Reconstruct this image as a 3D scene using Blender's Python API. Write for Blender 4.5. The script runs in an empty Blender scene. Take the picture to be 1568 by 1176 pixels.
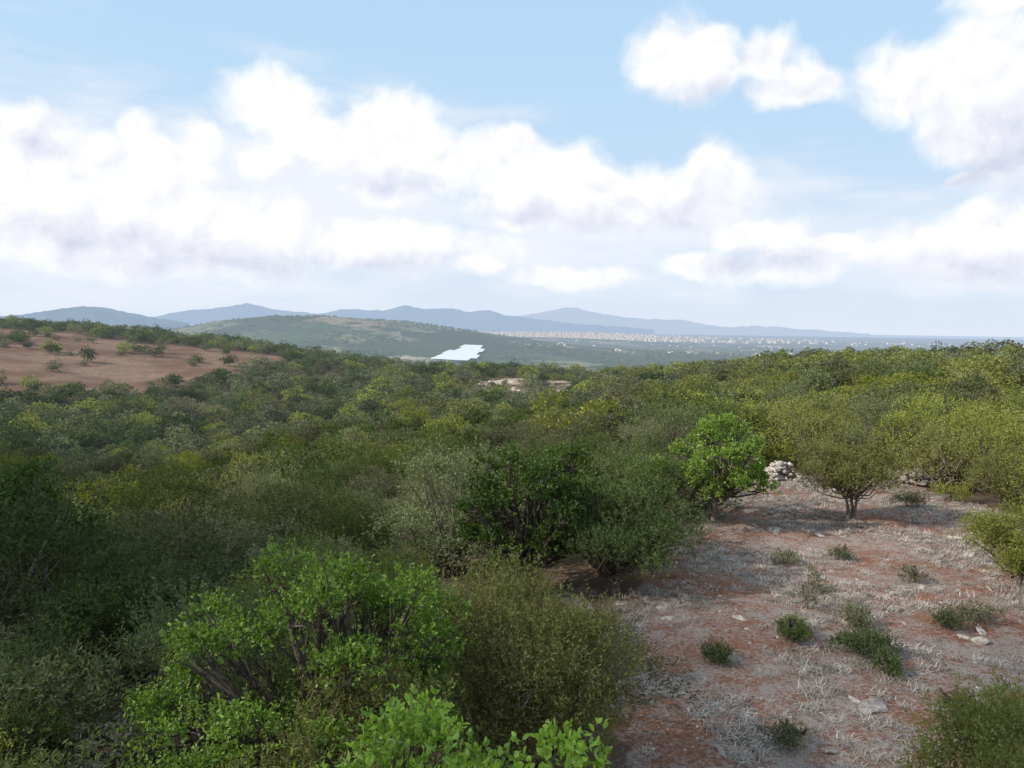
import bpy, math, numpy as np
from mathutils import Matrix, Vector
R = np.random.default_rng(7)
scene = bpy.context.scene
scene.view_settings.view_transform='Standard'
scene.view_settings.look='None'
scene.view_settings.exposure=0
CAMZ=9.0; F=1207.0
def hor(px): return 503+(px-784)*0.0147
def X(px,d): return (px-784)/F*d

# ---------------------------------------------------------------- noise
def _h(ix,iy,s):
    n=(ix.astype(np.int64)*374761393+iy.astype(np.int64)*668265263+s*974711)&0x7fffffff
    n=((n^(n>>13))*1274126177)&0x7fffffff
    return ((n^(n>>16))&0xffff)/65535.0
def vn(x,y,s=0):
    x=np.asarray(x,float);y=np.asarray(y,float)
    ix=np.floor(x);iy=np.floor(y);fx=x-ix;fy=y-iy
    fx=fx*fx*(3-2*fx);fy=fy*fy*(3-2*fy)
    a=_h(ix,iy,s);b=_h(ix+1,iy,s);c=_h(ix,iy+1,s);d=_h(ix+1,iy+1,s)
    return (a*(1-fx)+b*fx)*(1-fy)+(c*(1-fx)+d*fx)*fy
def fbm(x,y,s=0,o=4):
    r=0;a=.5
    for i in range(o):
        r=r+a*vn(np.asarray(x)*2**i,np.asarray(y)*2**i,s+i);a*=.5
    return r/(1-.5**o)

# ---------------------------------------------------------------- terrain
DR=np.array([1,15,30,50,100,160,250,320,400,500,600,900,1500,2500.])
COL={
-180:[0]*10+[0,-20,-70,-110],
-60:[0,0,-1.5,-5,-12,-17,-17,-12,-2,7,10,0,-60,-110],
-33:[0,0,-2,-6,-13.5,-18,-19,-14,-5,4,8,-10,-70,-110],
-25.8:[0,0,-2,-6,-14.5,-20,-21,-16.5,-7,1,3,-20,-80,-110],
-18:[0,0,-2,-5.5,-13,-18.5,-20,-15,-6,-4,-11,-35,-88,-110],
-13.2:[0,0,-1.6,-4.8,-11.5,-16,-18,-15,-11,-11,-18,-42,-92,-110],
-5:[0,0,-1.2,-4,-9.5,-13,-15,-12.0,-14,-22,-32,-58,-98,-110],
0:[0,0,-1,-3,-8,-12,-14.5,-9.8,-13.5,-26,-38,-66,-100,-110],
5.5:[0,0,-.5,-2,-6,-10,-13.5,-11.5,-17,-32,-44,-70,-100,-110],
14.7:[0,0,0,-.3,-2.5,-4.2,-5,-7,-13,-23,-33,-63,-100,-110],
27:[0,0,0,0,0,0,.3,-.8,-5,-13,-25,-56,-100,-110],
40:[0,0,0,0,0,.6,1.6,1,-3,-11,-21,-51,-100,-110],
180:[0]*10+[0,-20,-70,-110]}
TH=np.array(sorted(COL));TB=np.array([COL[int(t)] if t in COL and t==int(t) else COL[t] for t in TH],float)
gth=np.linspace(-180,180,721);gl=np.linspace(0,math.log(2500),300)
tmp=np.array([np.interp(gl,np.log(DR),r) for r in TB])
G=np.array([np.interp(gth,TH,tmp[:,j]) for j in range(300)]).T
def blur(a,ax,n):
    k=np.ones(n)/n
    p=[(0,0),(0,0)];p[ax]=(n//2,n//2)
    b=np.pad(a,p,mode='edge')
    return np.apply_along_axis(lambda v:np.convolve(v,k,'valid'),ax,b)
G=blur(blur(G,0,7),0,7);G=blur(blur(G,1,7),1,5)
def H(x,y):
    x=np.asarray(x,float);y=np.asarray(y,float)
    d=np.hypot(x,y);th=np.degrees(np.arctan2(x,y))
    a=np.clip((th+180)/0.5,0,719.999);b=np.clip(np.log(np.maximum(d,1))/gl[-1]*299,0,298.999)
    i=a.astype(int);j=b.astype(int);fa=a-i;fb=b-j
    z=(G[i,j]*(1-fa)+G[i+1,j]*fa)*(1-fb)+(G[i,j+1]*(1-fa)+G[i+1,j+1]*fa)*fb
    z=z+(fbm(x/6,y/6,3,3)-.5)*.5*np.clip(d/25,0,1)
    z=z+(fbm(x/60,y/60,5,3)-.5)*2.5*np.clip((d-60)/200,0,1)
    m=np.clip((d-1200)/1500,0,1)
    z=z+m*(fbm(x/900,y/900,9,4)-.5)*34*np.clip(1-(d-6000)/6000,0.15,1)
    z=z+165*np.exp(-((x+894)/760)**2/1.7-((y-3800)/620)**2/1.7)*(0.85+.3*fbm(x/350,y/350,12,4))
    z=z+45*np.exp(-((x-250)/900)**2-((y-6500)/500)**2)
    z=z+45*np.exp(-((x-700)/2400)**2-((y-11400)/1300)**2)
    return z

def mkmesh(name,verts,faces,mats=(),fmat=None,smooth=False,attrs=None):
    verts=np.asarray(verts,np.float32);faces=np.asarray(faces,np.int32)
    me=bpy.data.meshes.new(name)
    n=len(faces);k=faces.shape[1]
    me.vertices.add(len(verts));me.vertices.foreach_set('co',verts.ravel())
    me.loops.add(n*k);me.loops.foreach_set('vertex_index',faces.ravel())
    me.polygons.add(n);me.polygons.foreach_set('loop_start',np.arange(0,n*k,k,dtype=np.int32))
    if fmat is not None: me.polygons.foreach_set('material_index',np.asarray(fmat,np.int32))
    if smooth: me.polygons.foreach_set('use_smooth',np.ones(n,bool))
    for m in mats: me.materials.append(m)
    if attrs:
        for an,(dom,arr) in attrs.items():
            at=me.attributes.new(an,'FLOAT',dom);at.data.foreach_set('value',np.asarray(arr,np.float32))
    me.update(calc_edges=True);me.validate()
    return me
def mkobj(name,me,link=True,loc=(0,0,0)):
    o=bpy.data.objects.new(name,me);o.location=loc
    if link: scene.collection.objects.link(o)
    return o

# ---------------------------------------------------------------- materials
class NT:
    def __init__(s,nt): s.nt=nt
    def n(s,t,**k):
        nd=s.nt.nodes.new(t)
        for a,b in k.items(): setattr(nd,a,b)
        return nd
    def l(s,a,b): s.nt.links.new(a,b)
    def put(s,sock,v):
        if isinstance(v,bpy.types.NodeSocket): s.l(v,sock)
        else: sock.default_value=v
    def m(s,op,a,b=None,c=None,clamp=False):
        nd=s.n('ShaderNodeMath',operation=op,use_clamp=clamp)
        s.put(nd.inputs[0],a)
        if b is not None: s.put(nd.inputs[1],b)
        if c is not None: s.put(nd.inputs[2],c)
        return nd.outputs[0]
    def v(s,op,a,b=None,c=None):
        nd=s.n('ShaderNodeVectorMath',operation=op)
        s.put(nd.inputs[0],a)
        if b is not None: s.put(nd.inputs[1],b)
        if c is not None: s.put(nd.inputs[2],c)
        return nd.outputs['Value'] if op in('LENGTH','DOT_PRODUCT') else nd.outputs[0]
    def noise(s,vec,scale,det=4,rough=.55):
        nd=s.n('ShaderNodeTexNoise');s.put(nd.inputs['Vector'],vec)
        nd.inputs['Scale'].default_value=scale;nd.inputs['Detail'].default_value=det;nd.inputs['Roughness'].default_value=rough
        return nd.outputs[0]
    def mr(s,x,a,b,c=0.,d=1.,t='SMOOTHSTEP'):
        nd=s.n('ShaderNodeMapRange',interpolation_type=t)
        s.put(nd.inputs[0],x);nd.inputs[1].default_value=a;nd.inputs[2].default_value=b;nd.inputs[3].default_value=c;nd.inputs[4].default_value=d
        return nd.outputs[0]
    def mix(s,f,a,b):
        nd=s.n('ShaderNodeMix',data_type='RGBA')
        s.put(nd.inputs[0],f)
        for sock,v in((nd.inputs[6],a),(nd.inputs[7],b)):
            if isinstance(v,tuple): v=v+(1,) if len(v)==3 else v
            s.put(sock,v)
        return nd.outputs[2]
    def scalec(s,c,f):
        nd=s.n('ShaderNodeVectorMath',operation='SCALE');s.put(nd.inputs[0],c);s.put(nd.inputs[3],f);return nd.outputs[0]
def newmat(name):
    m=bpy.data.materials.new(name);m.use_nodes=True;m.node_tree.nodes.clear()
    m.cycles.emission_sampling='NONE'
    t=NT(m.node_tree);out=t.n('ShaderNodeOutputMaterial');return m,t,out
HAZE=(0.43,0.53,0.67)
def haze(t,sh,out,L=7200.,col=HAZE):  # airlight painted into the surface as emission, growing with distance from the origin
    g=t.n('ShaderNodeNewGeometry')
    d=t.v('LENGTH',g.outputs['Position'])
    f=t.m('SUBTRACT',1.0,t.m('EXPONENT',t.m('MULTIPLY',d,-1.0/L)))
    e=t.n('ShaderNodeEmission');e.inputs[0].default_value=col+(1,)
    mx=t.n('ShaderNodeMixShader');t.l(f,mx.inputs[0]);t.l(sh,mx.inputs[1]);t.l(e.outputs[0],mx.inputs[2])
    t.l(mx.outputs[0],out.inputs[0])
def leafmat(name,c1,c2,c3,trans=.35,rough=.5,hz=False,spec=.25):
    m,t,out=newmat(name)
    at=t.n('ShaderNodeAttribute',attribute_name='tint')
    oi=t.n('ShaderNodeObjectInfo')
    g=t.n('ShaderNodeNewGeometry')
    base=t.mix(t.mr(at.outputs['Fac'],0,1,0,1,'LINEAR'),c1,c2)
    base=t.mix(t.mr(oi.outputs['Random'],.3,1,0,1,'LINEAR'),base,c3)
    base=t.scalec(base,t.mr(g.outputs['Random Per Island'],0,1,.65,1.4,'LINEAR'))
    rn=t.m('FRACT',t.m('MULTIPLY',oi.outputs['Random'],7.31))
    base=t.scalec(base,t.mr(rn,0,1,.65,1.3,'LINEAR'))
    p=t.n('ShaderNodeBsdfPrincipled') if spec>.2 else t.n('ShaderNodeBsdfDiffuse')
    t.l(base,p.inputs[0])
    if spec>.2:
        p.inputs['Roughness'].default_value=rough
        p.inputs['Specular IOR Level'].default_value=spec
    tr=t.n('ShaderNodeBsdfTranslucent');t.l(t.v('MULTIPLY',base,(1.3,1.35,.6)),tr.inputs[0])
    mx=t.n('ShaderNodeMixShader');mx.inputs[0].default_value=trans
    t.l(p.outputs[0],mx.inputs[1]);t.l(tr.outputs[0],mx.inputs[2])
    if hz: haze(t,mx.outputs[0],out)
    else: t.l(mx.outputs[0],out.inputs[0])
    return m
OD=((.054,.080,.026),(.110,.142,.048),(.098,.118,.058))
OY=((.155,.180,.042),(.265,.275,.070),(.19,.19,.080))
OG=((.112,.132,.068),(.175,.195,.105),(.17,.16,.105))
LM={}
for k,cs in(('dark',OD),('yellow',OY),('grey',OG)):
    LM[k]=leafmat('olive_leaf_'+k,*cs,spec=.1,trans=.28)
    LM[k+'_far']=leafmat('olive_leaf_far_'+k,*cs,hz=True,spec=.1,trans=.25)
CAR=leafmat('carob_leaf',(.09,.14,.025),(.19,.275,.05),(.15,.21,.045),trans=.33,rough=.45,spec=.3)
CARB=leafmat('carob_leaf_mature',(.075,.13,.022),(.175,.27,.042),(.13,.2,.035),trans=.32,rough=.42,spec=.3)
CARD=leafmat('carob_leaf_deep',(.065,.115,.022),(.13,.205,.038),(.11,.165,.038),trans=.3,rough=.45,spec=.3)
CARF=leafmat('carob_leaf_fresh',(.115,.20,.028),(.26,.38,.06),(.19,.29,.045),trans=.38,rough=.38,spec=.4)
def simplemat(name,c1,c2,scale,bump=.3,rough=.9,hz=False):
    m,t,out=newmat(name)
    tc=t.n('ShaderNodeNewGeometry').outputs['Position']
    nz=t.noise(tc,scale,4,.65)
    c=t.mix(t.mr(nz,.35,.65),c1,c2)
    oi=t.n('ShaderNodeObjectInfo');c=t.scalec(c,t.mr(oi.outputs['Random'],0,1,.65,1.2,'LINEAR'))
    p=t.n('ShaderNodeBsdfDiffuse');t.l(c,p.inputs[0])
    if bump:
        b=t.n('ShaderNodeBump');b.inputs['Strength'].default_value=bump;t.l(nz,b.inputs['Height']);t.l(b.outputs[0],p.inputs['Normal'])
    if hz: haze(t,p.outputs[0],out)
    else: t.l(p.outputs[0],out.inputs[0])
    return m
BARK=simplemat('bark',(.09,.07,.055),(.20,.17,.14),9,0)
STONE=simplemat('limestone',(.25,.205,.175),(.47,.42,.37),6,.5)
STRAW=simplemat('straw',(.31,.26,.22),(.50,.44,.385),2,0)
def groundmat():
    m,t,out=newmat('ground_soil')
    g=t.n('ShaderNodeNewGeometry');P=g.outputs['Position']
    fld=t.n('ShaderNodeAttribute',attribute_name='field').outputs['Fac']
    pale=t.n('ShaderNodeAttribute',attribute_name='pale').outputs['Fac']
    wood=t.n('ShaderNodeAttribute',attribute_name='wood').outputs['Fac']
    big=t.noise(P,.22,5,.62);mid=t.noise(P,1.3,6,.7);fine=t.noise(P,9,6,.75);grit=t.noise(P,35,3,.7)
    soil=t.mix(t.mr(fine,.3,.7),(.155,.070,.043),(.30,.15,.10))
    dry=t.mix(t.mr(grit,.36,.64),(.165,.125,.105),(.43,.365,.325))
    a=t.m('ADD',t.m('MULTIPLY',big,.5),t.m('MULTIPLY',mid,.5))
    a=t.m('ADD',a,t.m('MULTIPLY',t.m('SUBTRACT',fine,.5),.6))
    c=t.mix(t.mr(a,.41,.60),soil,dry)
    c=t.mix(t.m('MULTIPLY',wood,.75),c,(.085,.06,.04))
    fn=t.noise(P,.05,5,.6)
    fc=t.mix(t.mr(fn,.35,.65),(.15,.082,.058),(.24,.155,.115))
    fc=t.mix(t.mr(t.noise(P,.35,5,.75),.48,.62,0,.7),fc,(.12,.10,.06))
    c=t.mix(fld,c,fc)
    c=t.mix(pale,c,t.mix(t.mr(t.noise(P,.2,5),.4,.6),(.28,.21,.145),(.52,.44,.34)))
    d=t.v('LENGTH',P)
    mp=t.n('ShaderNodeMapping');mp.inputs['Rotation'].default_value=(0,0,.35);mp.inputs['Scale'].default_value=(1/260,1/420,0)
    wr=t.n('ShaderNodeVectorMath',operation='ADD');t.l(P,mp.inputs[0])
    t.l(mp.outputs[0],wr.inputs[0]);nn=t.n('ShaderNodeTexNoise');nn.inputs['Scale'].default_value=.7;t.l(mp.outputs[0],nn.inputs['Vector']);t.l(t.scalec(nn.outputs['Color'],.5),wr.inputs[1])
    vo=t.n('ShaderNodeTexVoronoi',distance='CHEBYCHEV');vo.inputs['Scale'].default_value=1.0;t.l(wr.outputs[0],vo.inputs['Vector'])
    sx=t.n('ShaderNodeSeparateXYZ');t.l(vo.outputs['Color'],sx.inputs[0])
    cr=t.n('ShaderNodeValToRGB');cr.color_ramp.interpolation='CONSTANT';t.l(sx.outputs[0],cr.inputs[0])
    els=cr.color_ramp.elements
    pts=[(0,(.06,.08,.04)),(.3,(.11,.13,.06)),(.5,(.05,.07,.035)),(.64,(.19,.18,.10)),(.76,(.27,.20,.13)),(.85,(.08,.11,.05)),(.95,(.38,.32,.23))]
    els[0].position=0;els[0].color=pts[0][1]+(1,);els[1].position=pts[1][0];els[1].color=pts[1][1]+(1,)
    for p_,c_ in pts[2:]:
        e=els.new(p_);e.color=c_+(1,)
    w=t.noise(P,.006,6,.75)
    farm=t.mix(t.mr(w,.48,.58),cr.outputs[0],(.05,.07,.035))
    farm=t.mix(t.mr(t.noise(P,.03,4,.7),.5,.6,0,.7),farm,(.035,.05,.025))
    c=t.mix(t.mr(d,450,900),c,farm)
    b=t.n('ShaderNodeBump');b.inputs['Strength'].default_value=.6;b.inputs['Distance'].default_value=.08;t.l(t.m('ADD',fine,t.m('MULTIPLY',grit,.4)),b.inputs['Height'])
    p=t.n('ShaderNodeBsdfDiffuse');t.l(c,p.inputs[0]);t.l(b.outputs[0],p.inputs['Normal'])
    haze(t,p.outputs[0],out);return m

# ---------------------------------------------------------------- zones
def inpoly(x,y,P):
    x=np.asarray(x,float);y=np.asarray(y,float);r=np.zeros(x.shape,bool);n=len(P)
    for i in range(n):
        x1,y1=P[i];x2,y2=P[(i+1)%n]
        if y1==y2: continue
        c=((y1>y)!=(y2>y))&(x<(x2-x1)*(y-y1)/(y2-y1)+x1);r^=c
    return r
CLEAR=[(1.9,8),(2.3,16),(3.4,22),(3.6,26),(6.6,32),(8.4,38),(11,45),(13.5,53),(17,52),(22.5,49),(24.5,44),(25,40),(27,36),(27,31),(22,24),(18,16),(12,8)]
CLEAR2=[(-12.5,15.5),(-8.5,15),(-8,17),(-9.5,19),(-13,20)]
POLY3=[(0,25),(3,25),(3,28),(0.6,28)]
def fieldmask(x,y):
    d=np.hypot(x,y);px=784+F*x/np.maximum(y,1)
    lo=np.interp(px,[-400,0,200,330,430,470],[300,305,305,335,380,400])
    hi=np.interp(px,[-400,0,200,330,430,470],[560,520,475,450,425,402])
    w=(fbm(x/25,y/25,21,3)-.5)*70
    return (y>0)&(px<470)&(d>lo+w)&(d<hi+w*.4)
def palemask(x,y):
    d=np.hypot(x,y);px=784+F*x/np.maximum(y,1)
    w=(fbm(x/12,y/12,33,3)-.5)*60
    return (y>0)&(px>695+w)&(px<880+w)&(d>262+w*.4)&(d<322)&(fbm(x/7,y/7,35,2)>.42)

nth=900;rad=np.concatenate([[1.5,3,5,7,9],np.geomspace(10,400,230),np.geomspace(404,90000,210)])
th=np.linspace(-math.pi,math.pi,nth,endpoint=False)
TT,RR=np.meshgrid(th,rad)
xx=(RR*np.sin(TT)).ravel();yy=(RR*np.cos(TT)).ravel();zz=H(xx,yy)
V=np.stack([xx,yy,zz],1);V=np.vstack([V,[0,0,0]])
nr=len(rad)
i,j=np.meshgrid(np.arange(nr-1),np.arange(nth),indexing='ij');i=i.ravel();j=j.ravel();j2=(j+1)%nth
FQ=np.stack([i*nth+j,(i+1)*nth+j,(i+1)*nth+j2,i*nth+j2],1)
fm=fieldmask(V[:,0],V[:,1]).astype(float);pm=palemask(V[:,0],V[:,1]).astype(float)
jx=V[:,0]+(fbm(V[:,0]/1.5,V[:,1]/1.5,41,3)-.5)*3;jy=V[:,1]+(fbm(V[:,0]/1.5,V[:,1]/1.5,43,3)-.5)*3
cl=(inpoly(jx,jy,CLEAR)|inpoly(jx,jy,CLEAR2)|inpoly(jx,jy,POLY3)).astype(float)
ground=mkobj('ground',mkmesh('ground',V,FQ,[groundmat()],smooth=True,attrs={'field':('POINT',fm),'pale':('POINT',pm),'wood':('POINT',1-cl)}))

# ---------------------------------------------------------------- foliage generators
def unit(v): return v/np.maximum(np.linalg.norm(v,axis=-1,keepdims=True),1e-9)
def leaves(rng,C,rad,ns,nl,L,W,up=.5,ls=.35,inner=.45,broad=False,droop=0.0,flat=1.0,elong=1.0):
    nc=len(C);tot=nc*ns
    cid=np.repeat(np.arange(nc),ns)
    d=unit(rng.normal(size=(tot,3)));d[:,2]=np.where(d[:,2]<-.3,-d[:,2],d[:,2])
    rr=rad[cid]*(inner+(1.05-inner)*rng.random(tot)**.6)
    o=C[cid]+d*rr[:,None]*np.array([1,1,elong])
    ax=unit(d+np.array([0,0,up])+rng.normal(size=(tot,3))*.3)
    sid=np.repeat(np.arange(tot),nl);n=len(sid)
    t=rng.random(n)
    lsv=(ls*(.6+1.0*rng.random(tot)**2))[sid]
    p=o[sid]+ax[sid]*(t*lsv)[:,None]
    ld=unit(ax[sid]*.75+unit(rng.normal(size=(n,3)))*.85-np.array([0,0,droop]))
    sd=unit(np.cross(ld,unit(rng.normal(size=(n,3))+np.array([0,0,.6]))))
    LL=L*(.65+.7*rng.random(n));WW=W*(.7+.6*rng.random(n))
    tint=np.clip((rng.random(nc)[cid])[sid]*.6+rng.random(tot)[sid]*.25+t*.25,0,1)
    if not broad:
        m=p+ld*(LL*.5)[:,None];s=sd*(WW*.5)[:,None]
        V=np.stack([p,m+s,p+ld*LL[:,None],m-s],1).reshape(-1,3)
        Fc=np.arange(n*4).reshape(-1,4);return V,Fc,tint
    nrm=np.cross(ld,sd);fold=nrm*(WW*.18)[:,None]
    tip=p+ld*LL[:,None]-nrm*(LL*.12)[:,None]
    a1=p+ld*(LL*.32)[:,None];a2=p+ld*(LL*.74)[:,None]
    s1=sd*(WW*.48)[:,None];s2=sd*(WW*.42)[:,None]
    V=np.stack([p,a1+s1+fold,a2+s2+fold,tip,a1-s1+fold,a2-s2+fold],1).reshape(-1,3)
    b=np.arange(n)[:,None]*6
    Fc=np.concatenate([b+np.array([[0,1,2,3]]),b+np.array([[0,3,5,4]])],1).reshape(-1,4)
    return V,Fc,np.repeat(tint,2)
def tube(pts,rads,k=6):
    pts=np.asarray(pts,float);n=len(pts);V=[];
    tg=np.gradient(pts,axis=0);tg=unit(tg)
    ref=np.array([.31,.17,.93]);
    for q in range(n):
        u=unit(np.cross(tg[q],ref if abs(tg[q]@ref)<.95 else np.array([1,0,0.])));w=np.cross(tg[q],u)
        for a in range(k):
            an=2*math.pi*a/k;V.append(pts[q]+rads[q]*(math.cos(an)*u+math.sin(an)*w))
    Fc=[]
    for q in range(n-1):
        for a in range(k):
            b=(a+1)%k;Fc.append((q*k+a,q*k+b,(q+1)*k+b,(q+1)*k+a))
    return np.array(V),np.array(Fc)
def crown(rng,n,Rr,Hh,base,rc=.3,sx=1.,power=.6):
    d=unit(rng.normal(size=(n,3)));
    f=.3+.65*rng.random(n)**power
    lump=.75+.45*rng.random(n)
    C=d*f[:,None]*lump[:,None]
    mid=base+(Hh-base)*.42
    z=np.where(C[:,2]>0,mid+C[:,2]*(Hh-mid)*.85,mid+C[:,2]*(mid-base)*.85)
    C=np.stack([C[:,0]*Rr*sx,C[:,1]*Rr,z],1)
    r=Rr*rc*(.6+.65*rng.random(n))
    return C,r
def plant(name,seed,Rr,Hh,base,nc,ns,nl,L,W,leaf,trunks=1,tr=.09,limbs=True,broad=False,up=.5,ls=.35,rc=.3,link=True,loc=(0,0,0),inner=.45,twigs=0,sx=1.,elong=1.,power=.6):
    rng=np.random.default_rng(seed)
    C,r=crown(rng,nc,Rr,Hh,base,rc,sx,power)
    V,Fc,ti=leaves(rng,C,r,ns,nl,L,W,up,ls,inner,broad,elong=elong)
    Vs=[V];Fs=[Fc];fmat=[np.zeros(len(Fc),int)];ts=[ti];off=len(V)
    def add(a):
        nonlocal off
        Vs.append(a[0]);Fs.append(a[1]+off);fmat.append(np.ones(len(a[1]),int));ts.append(np.zeros(len(a[1])));off+=len(a[0])
    if limbs:
        roots=[]
        for k in range(trunks):
            an=rng.random()*6.28;b=np.array([math.cos(an),math.sin(an),0])*(.12*(trunks>1))
            fork=max(base+.15,.45)+.25*rng.random()
            tp=b*(2.2 if trunks>1 else 1)+np.array([rng.normal()*.12,rng.normal()*.12,fork])
            add(tube([b+[0,0,-.3],b*1.2+[0,0,fork*.4],tp],[tr*1.45,tr*1.05,tr*.85],8));roots.append(tp)
        for q in range(nc):
            rt=roots[rng.integers(len(roots))]
            c=C[q];m1=rt+(c-rt)*.35+rng.normal(size=3)*.12*Rr*.5+np.array([0,0,-.1]);m2=rt+(c-rt)*.7+rng.normal(size=3)*.08*Rr*.5
            rr=tr*(.35+.3*rng.random())
            add(tube([rt,m1,m2,c],[rr*1.2,rr,rr*.7,rr*.4],5))
            for w in range(twigs):
                dd=unit(rng.normal(size=3)+np.array([0,0,.3]));e=c+dd*r[q]*1.05
                s=rt+(c-rt)*(.6+.4*rng.random())
                add(tube([s,(s+e)/2+rng.normal(size=3)*.06,e],[rr*.4,rr*.25,.006],4))
    me=mkmesh(name,np.vstack(Vs),np.vstack(Fs),[leaf,BARK],np.concatenate(fmat),attrs={'tint':('FACE',np.concatenate(ts))})
    return mkobj(name,me,link,loc)

lib=bpy.data.collections.new('olive_shrub_library')
kinds=['dark','dark','grey','grey','yellow','yellow']
def addlib(o): lib.objects.link(o)
idx=0
for q,k in enumerate(kinds):
    addlib(plant('olive_shrub_%02d'%idx,100+q,1.95+.25*(q%3),3.5+.5*(q%2),.2,28,75,7,.105,.032,LM[k],trunks=3,tr=.07,up=1.0,ls=.36,rc=.32,link=False,twigs=2,elong=1.15,inner=.7,power=.35));idx+=1
for q,k in enumerate(kinds):
    addlib(plant('olive_shrub_%02d'%idx,200+q,1.95+.25*(q%3),3.5+.5*(q%2),.2,22,38,5,.19,.08,LM[k],limbs=False,up=.8,ls=.32,rc=.34,link=False,elong=1.1,inner=.8,power=.35));idx+=1
for q,k in enumerate(kinds):
    addlib(plant('olive_shrub_%02d'%idx,300+q,2.0+.25*(q%3),3.5+.5*(q%2),.1,18,20,4,.30,.20,LM[k+'_far'],limbs=False,up=.5,ls=.22,rc=.38,link=False,inner=.85,power=.35));idx+=1

def scatter_group(coll):
    ng=bpy.data.node_groups.new('scatter_'+coll.name,'GeometryNodeTree')
    ng.interface.new_socket('Geometry',in_out='INPUT',socket_type='NodeSocketGeometry')
    ng.interface.new_socket('Geometry',in_out='OUTPUT',socket_type='NodeSocketGeometry')
    N=ng.nodes;gi=N.new('NodeGroupInput');go=N.new('NodeGroupOutput')
    ip=N.new('GeometryNodeInstanceOnPoints');ci=N.new('GeometryNodeCollectionInfo')
    ci.inputs['Collection'].default_value=coll;ci.inputs['Separate Children'].default_value=True;ci.inputs['Reset Children'].default_value=True
    ip.inputs['Pick Instance'].default_value=True
    def na(nm,ty):
        a=N.new('GeometryNodeInputNamedAttribute');a.data_type=ty;a.inputs['Name'].default_value=nm
        return [o for o in a.outputs if o.name=='Attribute' and o.enabled][0]
    L=ng.links.new
    L(gi.outputs[0],ip.inputs['Points']);L(ci.outputs[0],ip.inputs['Instance'])
    L(na('idx','INT'),ip.inputs['Instance Index']);L(na('rot','FLOAT_VECTOR'),ip.inputs['Rotation']);L(na('scl','FLOAT_VECTOR'),ip.inputs['Scale'])
    L(ip.outputs[0],go.inputs[0]);return ng
def scatter(name,coll,P,idx,rot,scl):
    me=bpy.data.meshes.new(name);me.vertices.add(len(P));me.vertices.foreach_set('co',np.asarray(P,np.float32).ravel())
    a=me.attributes.new('idx','INT','POINT');a.data.foreach_set('value',np.asarray(idx,np.int32))
    a=me.attributes.new('rot','FLOAT_VECTOR','POINT');a.data.foreach_set('vector',np.asarray(rot,np.float32).ravel())
    a=me.attributes.new('scl','FLOAT_VECTOR','POINT');a.data.foreach_set('vector',np.asarray(scl,np.float32).ravel())
    o=mkobj(name,me);md=o.modifiers.new('scatter','NODES');md.node_group=scatter_group(coll);return o

EXPL=[(-.55,5.3,1.5),(-3.2,12.3,2.6),(.1,14.2,2.2),(.75,28,2.6),(3.8,27,2.5),(9.6,36.6,3.0),(16.5,37.6,3.0),(-17.6,28.5,2.8),(17.8,27.5,1.7),(7.6,11.4,1.3)]
def gridpts(step,d0,d1,ang,seed):
    rng=np.random.default_rng(seed)
    xs=np.arange(-d1,d1,step);ys=np.arange(-10,d1,step)
    x,y=np.meshgrid(xs,ys);x=x.ravel()+rng.uniform(-.48,.48,x.size)*step;y=y.ravel()+rng.uniform(-.48,.48,y.size)*step
    d=np.hypot(x,y);k=(d>d0)&(d<=d1)&(np.abs(np.degrees(np.arctan2(x,y)))<ang)
    return x[k],y[k]
PX=[];PY=[]
for st,a,b,an,s in((3.6,9.5,75,55,1),(4.4,75,260,44,2),(5.4,260,640,42,3)):
    x,y=gridpts(st,a,b,an,s);PX.append(x);PY.append(y)
x=np.concatenate(PX);y=np.concatenate(PY);d=np.hypot(x,y)
keep=~inpoly(x,y,CLEAR)&~inpoly(x,y,CLEAR2)&~inpoly(x,y,POLY3)
for ex,ey,er in EXPL: keep&=np.hypot(x-ex,y-ey)>er*.85
fmk=fieldmask(x,y);keep&=~(fmk&(R.random(len(x))>.025+.3*(fbm(x/35,y/14,88,2)>.64)))
keep&=~palemask(x,y)
gap=fbm(x/9,y/9,77,3);keep&=(gap<.60)|(R.random(len(x))<.3)
keep&=~((d<16)&(x>1.0)&(x<8))
keep&=~((d<12)&(np.abs(x)<5))
keep&=~((x>11)&(x<23)&(y>50)&(y<53))
x=x[keep];y=y[keep];d=d[keep];n=len(x)
lod=np.where(d<70,0,np.where(d<170,6,12))
yel=np.clip(.08+.82*np.clip((x+10)/55,0,1)+(fbm(x/30,y/30,55,3)-.5)*1.6,0.03,.85)
yel=np.where((x<0)&(d>140)&(d<260),yel+.2,yel)
isY=R.random(n)<yel
v=np.where(isY,R.integers(3,6,n),R.integers(0,4,n))
sc=(.55+.90*R.random(n)**1.6)*(.82+.55*fbm(x/14,y/14,61,2))
sc=np.where(d<22,sc*.85,sc);sc=np.where((d<29)&(np.abs(x)<7),sc*.78,sc)
sc=np.where(fieldmask(x,y),sc*1.15,sc)
S=np.stack([sc*R.uniform(1.0,1.35,n),sc*R.uniform(1.0,1.35,n),sc*R.uniform(.75,1.15,n)],1)
rot=np.stack([R.normal(0,.08,n),R.normal(0,.08,n),R.uniform(0,6.28,n)],1)
ex_=np.array([(24.8,45,4,1.1),(27.5,44,5,1.2),(26,48.5,5,1.25),(29,47,4,1.2),(26.5,41,4,.9),(23.5,51,3,1.2),(20.5,53.5,5,1.2),(-9.5,13,0,.8),(-11.5,15,2,.9),(-8.8,11.2,4,.7),(-13.5,21,2,1),(-10.5,21.5,0,1.05),(-6.8,17.5,0,.95),(-6.5,21,4,.95)])
x=np.concatenate([x,ex_[:,0]]);y=np.concatenate([y,ex_[:,1]]);idxs=np.concatenate([lod+v,ex_[:,2].astype(int)])
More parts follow.
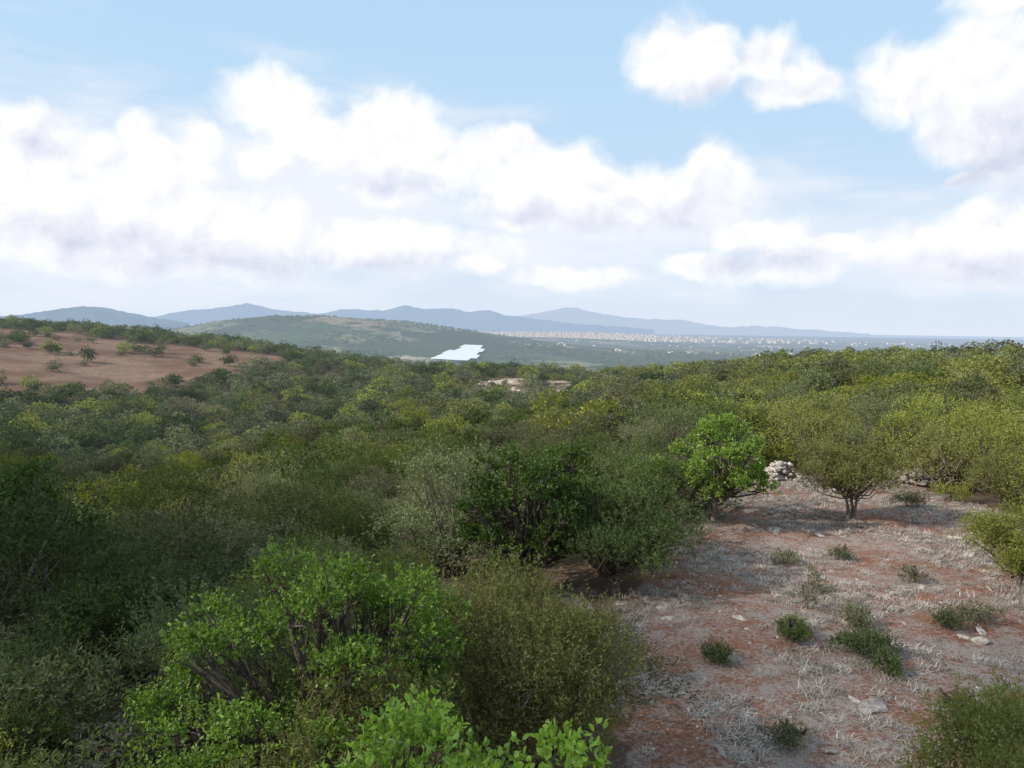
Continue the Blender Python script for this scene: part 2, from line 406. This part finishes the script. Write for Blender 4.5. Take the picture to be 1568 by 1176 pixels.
m_=len(ex_);S=np.vstack([S,np.stack([ex_[:,3]*1.1,ex_[:,3]*1.1,ex_[:,3]],1)]);rot=np.vstack([rot,np.stack([np.zeros(m_),np.zeros(m_),R.uniform(0,6,m_)],1)])
scatter('olive_woodland',lib,np.stack([x,y,H(x,y)-.08],1),idxs,rot,S)
print('woodland',n)
x,y=gridpts(30,640,5200,37,5);d=np.hypot(x,y)
k=(fbm(x/220,y/220,91,4)>.47)&~((y>2550)&(y<3200)&(x>-380)&(x<-40));x=x[k];y=y[k];n=len(x)
sc=R.uniform(1.2,2.6,n);rot=np.stack([np.zeros(n),np.zeros(n),R.uniform(0,6.28,n)],1)
scatter('distant_woodland',lib,np.stack([x,y,H(x,y)-.3],1),12+R.integers(0,5,n),rot,np.stack([sc*1.6,sc*1.3,sc*.9],1))
print('distant',n)

def at(x,y): return (x,y,float(H(x,y)))
plant('carob_tree',11,1.25,6.85,3.4,34,46,8,.066,.036,CARF,trunks=1,tr=.10,broad=True,up=.7,ls=.22,rc=.21,loc=at(-.7,5.5),twigs=4,inner=.3,sx=1.3)
plant('carob_tree',12,2.5,5.7,1.0,66,66,9,.064,.038,CARB,trunks=2,tr=.13,broad=True,up=.5,ls=.22,rc=.17,loc=at(-3.2,12.4),twigs=7,inner=.3,power=.35)
plant('olive_tree',13,2.1,4.75,.4,60,110,9,.085,.024,LM['yellow'],trunks=3,tr=.09,up=1.3,ls=.45,rc=.25,loc=at(.2,14.2),twigs=4,elong=1.3)
plant('olive_tree',14,1.5,3.9,.4,40,100,9,.085,.024,LM['yellow'],trunks=3,tr=.07,up=1.3,ls=.45,rc=.25,loc=at(-2.1,10.6),twigs=4,elong=1.3)
plant('carob_tree',15,2.5,5.9,.8,64,40,8,.12,.065,CARD,trunks=2,tr=.14,broad=True,up=.4,ls=.3,rc=.19,loc=at(.75,28.2),twigs=8,inner=.3,power=.35)
plant('olive_tree',16,2.5,4.4,.4,64,90,8,.10,.032,LM['dark'],trunks=3,tr=.10,up=.9,ls=.4,rc=.27,loc=at(3.8,27.2),twigs=3)
plant('carob_tree',17,2.6,5.1,1.15,40,48,8,.12,.060,CAR,trunks=1,tr=.12,broad=True,up=.4,ls=.3,rc=.185,loc=at(9.6,36.6),twigs=6,inner=.3,power=.3)
plant('olive_tree',18,2.4,4.2,.9,46,70,8,.12,.036,LM['yellow'],trunks=3,tr=.075,up=.8,ls=.4,rc=.25,loc=at(16.5,37.6),twigs=3)
plant('carob_tree',19,2.8,7.3,.9,70,60,8,.12,.065,CARD,trunks=2,tr=.14,broad=True,up=.5,ls=.3,rc=.23,loc=at(-17.8,28.5),twigs=3,inner=.3)
plant('olive_shrub',20,1.8,3.0,.3,40,80,8,.10,.030,LM['yellow'],trunks=3,tr=.06,up=1.,ls=.4,rc=.27,loc=at(18.0,27.5),twigs=3)
plant('olive_shrub',21,1.3,4.4,.3,40,100,8,.08,.025,LM['yellow'],trunks=3,tr=.06,up=1.2,ls=.4,rc=.3,loc=at(7.5,11.2),twigs=3)
for q,(px,py,w,h,k,sp) in enumerate([(1345,1018,.95,.6,'dark',40),(1330,975,.6,.5,'grey',20),(1228,995,.6,.35,'dark',28),(1110,1028,.45,.3,'dark',18),(1255,945,.7,1.3,'grey',11),(1470,975,.5,.3,'grey',14),(1400,780,.9,.7,'grey',30),(1380,1045,.4,.3,'dark',20),(1215,865,.6,.3,'grey',12),(1510,965,.8,.5,'grey',16),(1470,770,1.2,.8,'yellow',30),(1230,1160,.5,.3,'grey',9),(1420,900,.7,.35,'grey',8),(1300,860,.5,.25,'grey',8),(1500,1120,.5,.35,'grey',10)]):
    dd=9/((py-hor(px))/F)
    plant('low_shrub',400+q,w,h,.02,16,sp,6,.085,.03,LM[k],trunks=3,tr=.02,up=1.1,ls=.24,rc=.28,loc=at(X(px,dd),dd),twigs=4)

# ---------------------------------------------------------------- rocks
def rockmesh(name,seed,sub=2,link=False):
    import bmesh
    rng=np.random.default_rng(seed);bm=bmesh.new();bmesh.ops.create_icosphere(bm,subdivisions=sub,radius=.5)
    co=np.array([v.co[:] for v in bm.verts])
    for q in range(7):
        nrm=unit(rng.normal(size=3));lim=.24+.16*rng.random();dd=co@nrm;co=co-np.outer(np.maximum(dd-lim,0),nrm)
    co+=(rng.random(co.shape)-.5)*.05
    co*=np.array([1,.7+.3*rng.random(),.5+.3*rng.random()])
    for v_,c in zip(bm.verts,co): v_.co=c
    me=bpy.data.meshes.new(name);bm.to_mesh(me);bm.free();me.materials.append(STONE)
    return me
rl=bpy.data.collections.new('stone_library')
RM=[rockmesh('stone_%02d'%q,500+q) for q in range(6)]
for q,m_ in enumerate(RM): rl.objects.link(bpy.data.objects.new('stone_%02d'%q,m_))
rng=np.random.default_rng(44)
n=11000;x=rng.uniform(-18,30,n);y=rng.uniform(9,55,n)
k=inpoly(x,y,CLEAR)|inpoly(x,y,CLEAR2)|inpoly(x,y,POLY3);x=x[k];y=y[k]
g_=fbm(x/3,y/3,71,3);k=rng.random(len(x))<np.clip((g_-.3)*2.6,.08,1);x=x[k];y=y[k];n=len(x)
s=.04+.12*rng.random(n)**3.0+ (rng.random(n)>.975)*rng.uniform(.12,.5,n)
scatter('scattered_stones',rl,np.stack([x,y,H(x,y)-s*.02],1),rng.integers(0,6,n),np.stack([rng.normal(0,.25,n),rng.normal(0,.25,n),rng.uniform(0,6.28,n)],1),np.stack([s*1.3,s*1.1,s*.55],1))
def bigrock(px,py,w,seed):
    dd=9/((py-hor(px))/F);me=rockmesh('limestone_boulder',seed,3);o=mkobj('limestone_boulder',me,loc=at(X(px,dd),dd));o.scale=(w,w*.8,w*.4);o.rotation_euler=(0.1,-.1,seed)
for a in((1362,1100,.95,1),(1330,1085,.5,2),(1230,1135,.6,3),(1180,1160,.5,4),(950,965,.55,5),(958,920,.5,6),(1195,815,.9,7),(1265,822,.8,8),(1480,830,.8,9),(1440,835,.6,10),(1215,800,.7,11),(1465,935,.4,12),(60,1020,.6,13),(160,1070,.7,14)): bigrock(*a)
def wallobj(pts,h,seed,th=.7):
    rng=np.random.default_rng(seed);Vs=[];Fs=[];off=0
    for (x0,y0),(x1,y1) in zip(pts[:-1],pts[1:]):
        Ln=math.hypot(x1-x0,y1-y0);dx,dy=(x1-x0)/Ln,(y1-y0)/Ln
        for q in range(int(Ln*h*th*60)):
            s=rng.uniform(0,Ln);e=min(s,Ln-s)
            hh=h*(.35+.9*float(vn((s+x0)*1.1,.5,seed)))*min(1,.3+e/1.0)
            z=rng.uniform(0,1)*hh;side=rng.uniform(-1,1)*(1-.45*z/h)
            me=RM[rng.integers(6)];c=np.array([v.co[:] for v in me.vertices]);w=rng.uniform(.14,.5)
            M=np.array(Matrix.Rotation(rng.uniform(0,6.28),3,'Z')@Matrix.Rotation(rng.normal()*.5,3,'X'))
            c=(c*np.array([w*1.2,w,w]))@M.T
            px_=x0+dx*s-dy*side*th*.5;py_=y0+dy*s+dx*side*th*.5
            c+=np.array([px_,py_,float(H(px_,py_))+z]);f=np.array([p.vertices[:] for p in me.polygons])
            Vs.append(c);Fs.append(f+off);off+=len(c)
    return mkobj('dry_stone_wall',mkmesh('dry_stone_wall',np.vstack(Vs),np.vstack(Fs),[STONE]))
wallobj([(X(1180,49),49),(X(1228,49),49.5)],1.3,3,1.4)
wallobj([(X(1365,48),48),(X(1405,47),47),(X(1435,46),46.5)],1.3,4,1.4)

def tuft(name,seed,n,L,spread,mat):
    rng=np.random.default_rng(seed);Vs=[];Fs=[]
    for q in range(n):
        a=rng.uniform(0,6.28);el=rng.uniform(.05,1.2)*spread;l=L*rng.uniform(.5,1.2)
        d=np.array([math.cos(a)*math.cos(el),math.sin(a)*math.cos(el),math.sin(el)])
        o=np.array([rng.normal()*.12,rng.normal()*.12,0]);s=np.array([-math.sin(a),math.cos(a),0])*.007
        m_=o+d*l*.55;e=o+d*l+np.array([0,0,-.2*l])
        b=len(Vs);Vs+=[o-s,o+s,m_+s,m_-s,e+s*.3,e-s*.3];Fs+=[(b,b+1,b+2,b+3),(b+3,b+2,b+4,b+5)]
    return bpy.data.objects.new(name,mkmesh(name,Vs,Fs,[mat]))
gl_=bpy.data.collections.new('dry_grass_library')
for q in range(4): gl_.objects.link(tuft('dry_tuft_%02d'%q,600+q,34,.25,.75,STRAW))
n=30000;x=rng.uniform(-18,30,n);y=rng.uniform(9,56,n)
k=inpoly(x,y,CLEAR)|inpoly(x,y,CLEAR2)|inpoly(x,y,POLY3);x=x[k];y=y[k]
g_=fbm(x/2.6,y/2.6,81,4);k=rng.random(len(x))<np.clip((g_-.38)*4,.04,1);x=x[k];y=y[k];n=len(x)
s=rng.uniform(.4,1.3,n)
scatter('dry_grass',gl_,np.stack([x,y,H(x,y)+.005],1),rng.integers(0,4,n),np.stack([np.zeros(n),np.zeros(n),rng.uniform(0,6.28,n)],1),np.stack([s,s,s],1))

# ---------------------------------------------------------------- mountains
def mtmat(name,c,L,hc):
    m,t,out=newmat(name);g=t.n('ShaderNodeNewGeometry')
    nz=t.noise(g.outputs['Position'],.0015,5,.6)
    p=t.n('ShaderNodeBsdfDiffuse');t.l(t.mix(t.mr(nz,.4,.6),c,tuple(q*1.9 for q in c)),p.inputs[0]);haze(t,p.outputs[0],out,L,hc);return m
def mountain(name,prof,D,mat,seed):
    pxs=np.arange(prof[0][0],prof[-1][0]+1,2.0);top=np.interp(pxs,[p[0] for p in prof],[p[1] for p in prof])
    k=np.ones(5)/5;top=np.convolve(np.pad(top,2,mode='edge'),k,'valid')
    hgt=(hor(pxs)-top)/F*D+CAMZ+ (vn(pxs/9,0,seed)-.5)*D*.0014+(vn(pxs/4,0,seed+1)-.5)*D*.0007
    V=[];T=np.array([-1,-.7,-.45,-.25,-.1,0,.15,.4,1.0]);dep=D*.13
    for q,t_ in enumerate(T):
        f=(1-abs(t_))**1.1
        w=1+(vn(pxs/14,t_*3+7,seed+3)-.5)*.5*(1-f)*2
        y=D+t_*dep;base=-125.
        V.append(np.stack([X(pxs,y),np.full_like(pxs,y),base+(hgt-base)*f*np.where(t_==0,1,w)*1.0],1))
    n=len(pxs);V=np.vstack(V);i,j=np.meshgrid(np.arange(len(T)-1),np.arange(n-1),indexing='ij');i=i.ravel();j=j.ravel()
    mkobj(name,mkmesh(name,V,np.stack([i*n+j,i*n+j+1,(i+1)*n+j+1,(i+1)*n+j],1),[mat],smooth=True))
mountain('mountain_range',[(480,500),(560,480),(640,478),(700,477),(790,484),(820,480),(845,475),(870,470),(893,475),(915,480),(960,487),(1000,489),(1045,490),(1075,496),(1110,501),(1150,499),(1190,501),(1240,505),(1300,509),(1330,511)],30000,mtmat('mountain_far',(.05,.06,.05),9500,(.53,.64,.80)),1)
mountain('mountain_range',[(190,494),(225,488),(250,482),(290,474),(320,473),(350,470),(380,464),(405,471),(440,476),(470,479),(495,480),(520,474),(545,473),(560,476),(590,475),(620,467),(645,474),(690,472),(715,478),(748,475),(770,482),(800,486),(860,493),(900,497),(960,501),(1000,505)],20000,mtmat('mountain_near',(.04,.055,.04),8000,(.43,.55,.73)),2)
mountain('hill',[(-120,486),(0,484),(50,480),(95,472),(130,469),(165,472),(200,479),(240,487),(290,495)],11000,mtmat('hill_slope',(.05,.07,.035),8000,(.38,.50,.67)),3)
m,t,out=newmat('sea_water')
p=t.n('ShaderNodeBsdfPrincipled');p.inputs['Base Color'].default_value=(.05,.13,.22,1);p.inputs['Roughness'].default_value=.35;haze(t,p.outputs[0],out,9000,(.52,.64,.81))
aa=np.radians(np.linspace(6,75,60))
ri=25000+1500*np.array([float(vn(a*40,1,4)) for a in aa])+np.clip(np.radians(20)-aa,0,1)*60000
sv=np.concatenate([np.stack([ri*np.sin(aa),ri*np.cos(aa),np.full(60,-100.)],1),np.stack([88000*np.sin(aa),88000*np.cos(aa),np.full(60,-100.)],1)])
jj=np.arange(59);mkobj('sea',mkmesh('sea',sv,np.stack([jj,jj+60,jj+61,jj+1],1),[m]))
def wallmat(name,c):
    m,t,out=newmat(name);g=t.n('ShaderNodeNewGeometry')
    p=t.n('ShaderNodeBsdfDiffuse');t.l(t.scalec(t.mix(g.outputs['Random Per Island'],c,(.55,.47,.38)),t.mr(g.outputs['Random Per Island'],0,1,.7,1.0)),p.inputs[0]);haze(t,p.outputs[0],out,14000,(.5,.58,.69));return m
WM=wallmat('render_wall',(.80,.77,.73));RMt=wallmat('roof_tile',(.5,.30,.22))
def houses(name,C,link=True):
    Vs=[];Fs=[];mt=[];off=0
    for (x,y,w,l,h,a) in C:
        z=float(H(x,y))-3;ca,sa=math.cos(a),math.sin(a)
        b=[(-w/2,-l/2),(w/2,-l/2),(w/2,l/2),(-w/2,l/2)]
        P=[(u,v_,0) for u,v_ in b]+[(u,v_,h+3) for u,v_ in b]+[(0,-l/2,h+3+w*.22),(0,l/2,h+3+w*.22)]
        Vs+=[(x+u*ca-v_*sa,y+u*sa+v_*ca,z+q) for u,v_,q in P]
        Fs+=[[off+i_ for i_ in f] for f in((0,1,5,4),(1,2,6,5),(2,3,7,6),(3,0,4,7),(4,5,8,8),(6,7,9,9),(5,6,9,8),(7,4,8,9))];mt+=[0]*6+[1]*2;off+=10
    me=bpy.data.meshes.new(name);me.from_pydata(Vs,[],[list(dict.fromkeys(f)) for f in Fs]);me.materials.append(WM);me.materials.append(RMt)
    me.polygons.foreach_set('material_index',mt);me.update();return mkobj(name,me)
rng=np.random.default_rng(9);C=[]
for q in range(2600):
    x=rng.normal(700,520) if q%5 else rng.normal(1500,1400)
    y=11600-3600*rng.random()**1.6;C.append((x,y,rng.uniform(12,34),rng.uniform(14,40),rng.uniform(8,32)*(1 if q%5 else .6),rng.uniform(0,3.1)))
for q in range(6): C.append((rng.normal(760,300),10800,16,16,55,.3))
houses('town',C)
C=[]
for q in range(330):
    d_=rng.uniform(3500,10500);px=rng.uniform(380,1640) if d_>5000 else rng.uniform(820,1640)
    C.append((X(px,d_),d_,rng.uniform(8,15),rng.uniform(10,20),rng.uniform(3,6),rng.uniform(0,3.1)))
houses('farmhouses',C)
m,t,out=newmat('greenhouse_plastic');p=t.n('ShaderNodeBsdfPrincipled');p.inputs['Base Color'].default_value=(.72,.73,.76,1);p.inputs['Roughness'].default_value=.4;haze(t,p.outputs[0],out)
Vs=[];Fs=[];off=0;ja=jb=0
for r_ in range(24):
    if r_%5==0: ja=rng.uniform(-6,6);jb=rng.uniform(-9,7)
    y0=2640+r_*20;xa=X(656+r_*2.4+ja,y0);xb=X(718+r_*1.0+jb,y0);n=14
    for c_ in range(n):
        x_=xa+(xb-xa)*c_/(n-1)
        for a in range(7):
            an=math.pi*a/6;yy_=y0-9.6*math.cos(an);Vs.append((x_,yy_,float(H(x_,y0))+4+4*math.sin(an)))
    for c_ in range(n-1):
        for a in range(6): Fs.append((off+c_*7+a,off+c_*7+a+1,off+c_*7+a+8,off+c_*7+a+7))
    off+=n*7
mkobj('greenhouse',mkmesh('greenhouse',Vs,Fs,[m],smooth=True))

# ---------------------------------------------------------------- sky
w=bpy.data.worlds.new('World');scene.world=w;w.use_nodes=True;w.node_tree.nodes.clear()
try: w.cycles.sampling_method='NONE'
except Exception as e: print(e)
t=NT(w.node_tree);out=t.n('ShaderNodeOutputWorld');bg=t.n('ShaderNodeBackground');bg.inputs[1].default_value=.1;t.l(bg.outputs[0],out.inputs[0])
SAZ=math.radians(-104);SEL=math.radians(33)
sky=t.n('ShaderNodeTexSky',sky_type='NISHITA');sky.sun_disc=False;sky.sun_elevation=SEL;sky.sun_rotation=SAZ%(2*math.pi);sky.altitude=100;sky.dust_density=1.5
tc=t.n('ShaderNodeTexCoord');sp=t.n('ShaderNodeSeparateXYZ');t.l(tc.outputs['Generated'],sp.inputs[0])
az=t.m('ARCTAN2',sp.outputs[0],sp.outputs[1]);el=t.m('ARCSINE',sp.outputs[2])
cb=t.n('ShaderNodeCombineXYZ');t.l(az,cb.inputs[0]);t.l(el,cb.inputs[1]);P0=cb.outputs[0]
def cnoise(vec,scale,det,amt):
    nd=t.n('ShaderNodeTexNoise');t.l(vec,nd.inputs['Vector']);nd.inputs['Scale'].default_value=scale;nd.inputs['Detail'].default_value=det
    return t.scalec(t.v('SUBTRACT',nd.outputs['Color'],(.5,.5,.5)),amt)
P1=t.v('ADD',P0,cnoise(P0,10,4,.055))
def blobs(BL,gx=1.,gy=1.,sm=.25):
    acc=None
    for (px,py,rx,ry) in BL:
        u=(px-784)/F;vv=(hor(px)-py)/F;a_=math.atan(u);e_=math.atan(vv*math.cos(a_))
        r1=rx/F*math.cos(a_)**2*gx;r2=ry/F*math.cos(a_)*gy
        f_=t.v('LENGTH',t.v('MULTIPLY_ADD',P1,(1/r1,1/r2,0),(-a_/r1,-e_/r2,0)))
        acc=f_ if acc is None else t.m('SMOOTH_MIN',acc,f_,sm)
    return t.m('SUBTRACT',1.0,acc)
BL=[(50,215,120,50),(130,235,80,45),(215,200,42,28),(250,260,90,45),(310,220,35,32),(60,310,170,80),(200,330,170,70),(350,335,120,50),
(430,165,95,42),(400,245,50,30),(470,200,70,35),(600,195,90,52),(530,235,60,42),(640,255,100,40),(590,300,60,25),
(730,245,55,32),(790,240,60,35),(830,275,120,55),(790,325,75,35),(910,310,120,55),(990,300,90,50),(1080,280,50,55),(1060,320,90,35),
(1030,95,72,55),(1070,120,60,40),(1150,100,50,38),(1195,140,75,38),
(1370,135,100,55),(1480,120,110,75),(1560,130,110,100),(1560,230,110,70),(1450,200,90,50),(1510,15,90,25),(1465,275,45,14),
(1150,370,90,26),(1180,410,110,24),(1060,405,70,20),(1270,380,60,18),(1390,385,110,38),(1530,360,130,55),(1500,415,150,30),
(730,408,45,16),(870,425,110,14),(230,390,260,40),(560,380,240,36),(-150,300,200,120),(1750,250,180,140)]
GB=[(75,222,60,14),(170,365,200,24),(600,290,70,20),(845,335,80,16),(960,360,110,24),(1040,340,90,26),(1530,225,120,60),(1470,280,60,14),(1450,422,150,24),(1180,404,110,12),(1100,152,110,16),(420,405,330,16)]
VB=[(100,330,420,190),(520,300,330,130),(900,360,330,90),(1450,380,260,90)]
acc=blobs(BL,1.12,1.15)
veil=blobs(VB,1.15,1.2,.3)
side=t.mr(t.m('ABSOLUTE',az),.75,1.0)
nlow=t.noise(P0,2.2,2)
acc=t.m('MAXIMUM',acc,t.m('SUBTRACT',t.m('MULTIPLY',t.m('SUBTRACT',nlow,.47),3.5),t.m('MULTIPLY',t.m('SUBTRACT',1.0,side),9.0)))
n1=t.noise(P1,16,7,.54);n2=t.noise(t.v('ADD',P1,(-.010,.016,0)),16,5,.54)
F0=t.m('ADD',acc,t.m('MULTIPLY',t.m('SUBTRACT',n1,.5),1.25))
alpha=t.mr(F0,-.10,.48)
grey=t.mr(t.m('ADD',blobs(GB,1.25,1.5,.3),t.m('MULTIPLY',t.m('SUBTRACT',n1,.5),.7)),-.5,1.0)
relief=t.m('MULTIPLY',t.m('SUBTRACT',n2,n1),2.2)
shade=t.m('ADD',t.m('MULTIPLY',grey,.66),t.m('ADD',relief,.03),clamp=True)
cloud=t.mix(shade,(10.5,10.5,10.6),(6.7,7.1,8.6))
hz=t.m('EXPONENT',t.m('MULTIPLY',t.m('ABSOLUTE',el),-5.0))
skyc=t.mix(.85,sky.outputs[0],(4.8,7.6,10.3))
skyc=t.mix(t.m('MULTIPLY',hz,.92),skyc,(7.8,8.4,9.5))
mp=t.n('ShaderNodeMapping');mp.inputs['Scale'].default_value=(2.2,9,1);t.l(P0,mp.inputs[0])
st=t.noise(mp.outputs[0],2.0,5,.55)
vv=t.m('ADD',t.m('MULTIPLY',veil,.75),t.m('MULTIPLY',t.m('SUBTRACT',st,.5),2.0))
sm=t.m('MULTIPLY',t.mr(vv,-.25,.7),t.mr(el,-.01,.06,.2,1))
skyc=t.mix(t.m('MULTIPLY',sm,.85),skyc,(9.2,9.4,10.1))
al=t.m('MULTIPLY',alpha,t.mr(el,.0,.10,.35,.97))
t.l(t.mix(al,skyc,cloud),bg.inputs[0])
sd=bpy.data.lights.new('sun','SUN');sd.energy=5.0;sd.angle=math.radians(.5);sd.color=(1,.93,.82)
so=bpy.data.objects.new('sun',sd);scene.collection.objects.link(so)
dirv=Vector((math.sin(SAZ)*math.cos(SEL),math.cos(SAZ)*math.cos(SEL),math.sin(SEL)))
so.rotation_euler=dirv.to_track_quat('Z','Y').to_euler();so.location=(0,-20,60)

def add_shade_cloud(cx,cy,rx,ry,alt,seed,nb=60,gz=0):  # solid cloud added out of frame, towards the sun, to shade the ground
    import bmesh
    rng=np.random.default_rng(seed);off=dirv*((alt-gz)/dirv.z);Vs=[];Fs=[];o_=0
    bm=bmesh.new();bmesh.ops.create_icosphere(bm,subdivisions=3,radius=1.);bc=np.array([v.co[:] for v in bm.verts]);bf=np.array([[v.index for v in f.verts] for f in bm.faces]);bm.free()
    for q in range(nb):
        a=rng.uniform(0,6.28);rr=math.sqrt(rng.random())
        c=np.array([cx+rx*rr*math.cos(a)+off.x,cy+ry*rr*math.sin(a)+off.y,alt]);r_=rng.uniform(.16,.3)*min(rx,ry)
        Vs.append(c+bc*np.array([r_,r_,r_*.6]));Fs.append(bf+o_);o_+=len(bc)
    m,t,out=newmat('unseen_cloud_white');a=t.n('ShaderNodeBsdfDiffuse');a.inputs[0].default_value=(.9,.9,.9,1);b=t.n('ShaderNodeBsdfTranslucent');b.inputs[0].default_value=(.9,.9,.92,1)
    mx=t.n('ShaderNodeMixShader');mx.inputs[0].default_value=.5;t.l(a.outputs[0],mx.inputs[1]);t.l(b.outputs[0],mx.inputs[2]);t.l(mx.outputs[0],out.inputs[0])
    mkobj('unseen_shade_cloud',mkmesh('unseen_shade_cloud',np.vstack(Vs),np.vstack(Fs),[m],smooth=True))
add_shade_cloud(-28,4,60,31,420,5)
add_shade_cloud(-92,116,58,30,430,8,gz=-10)

cam=bpy.data.cameras.new('camera');cam.sensor_width=36;cam.lens=36/2/math.tan(math.radians(33.0));cam.clip_start=.1;cam.clip_end=150000
co=bpy.data.objects.new('camera',cam);scene.collection.objects.link(co);scene.camera=co
co.matrix_world=Matrix.Translation((0,0,CAMZ))@Matrix.Rotation(math.radians(90-4.03),4,'X')@Matrix.Rotation(math.radians(.84),4,'Z')
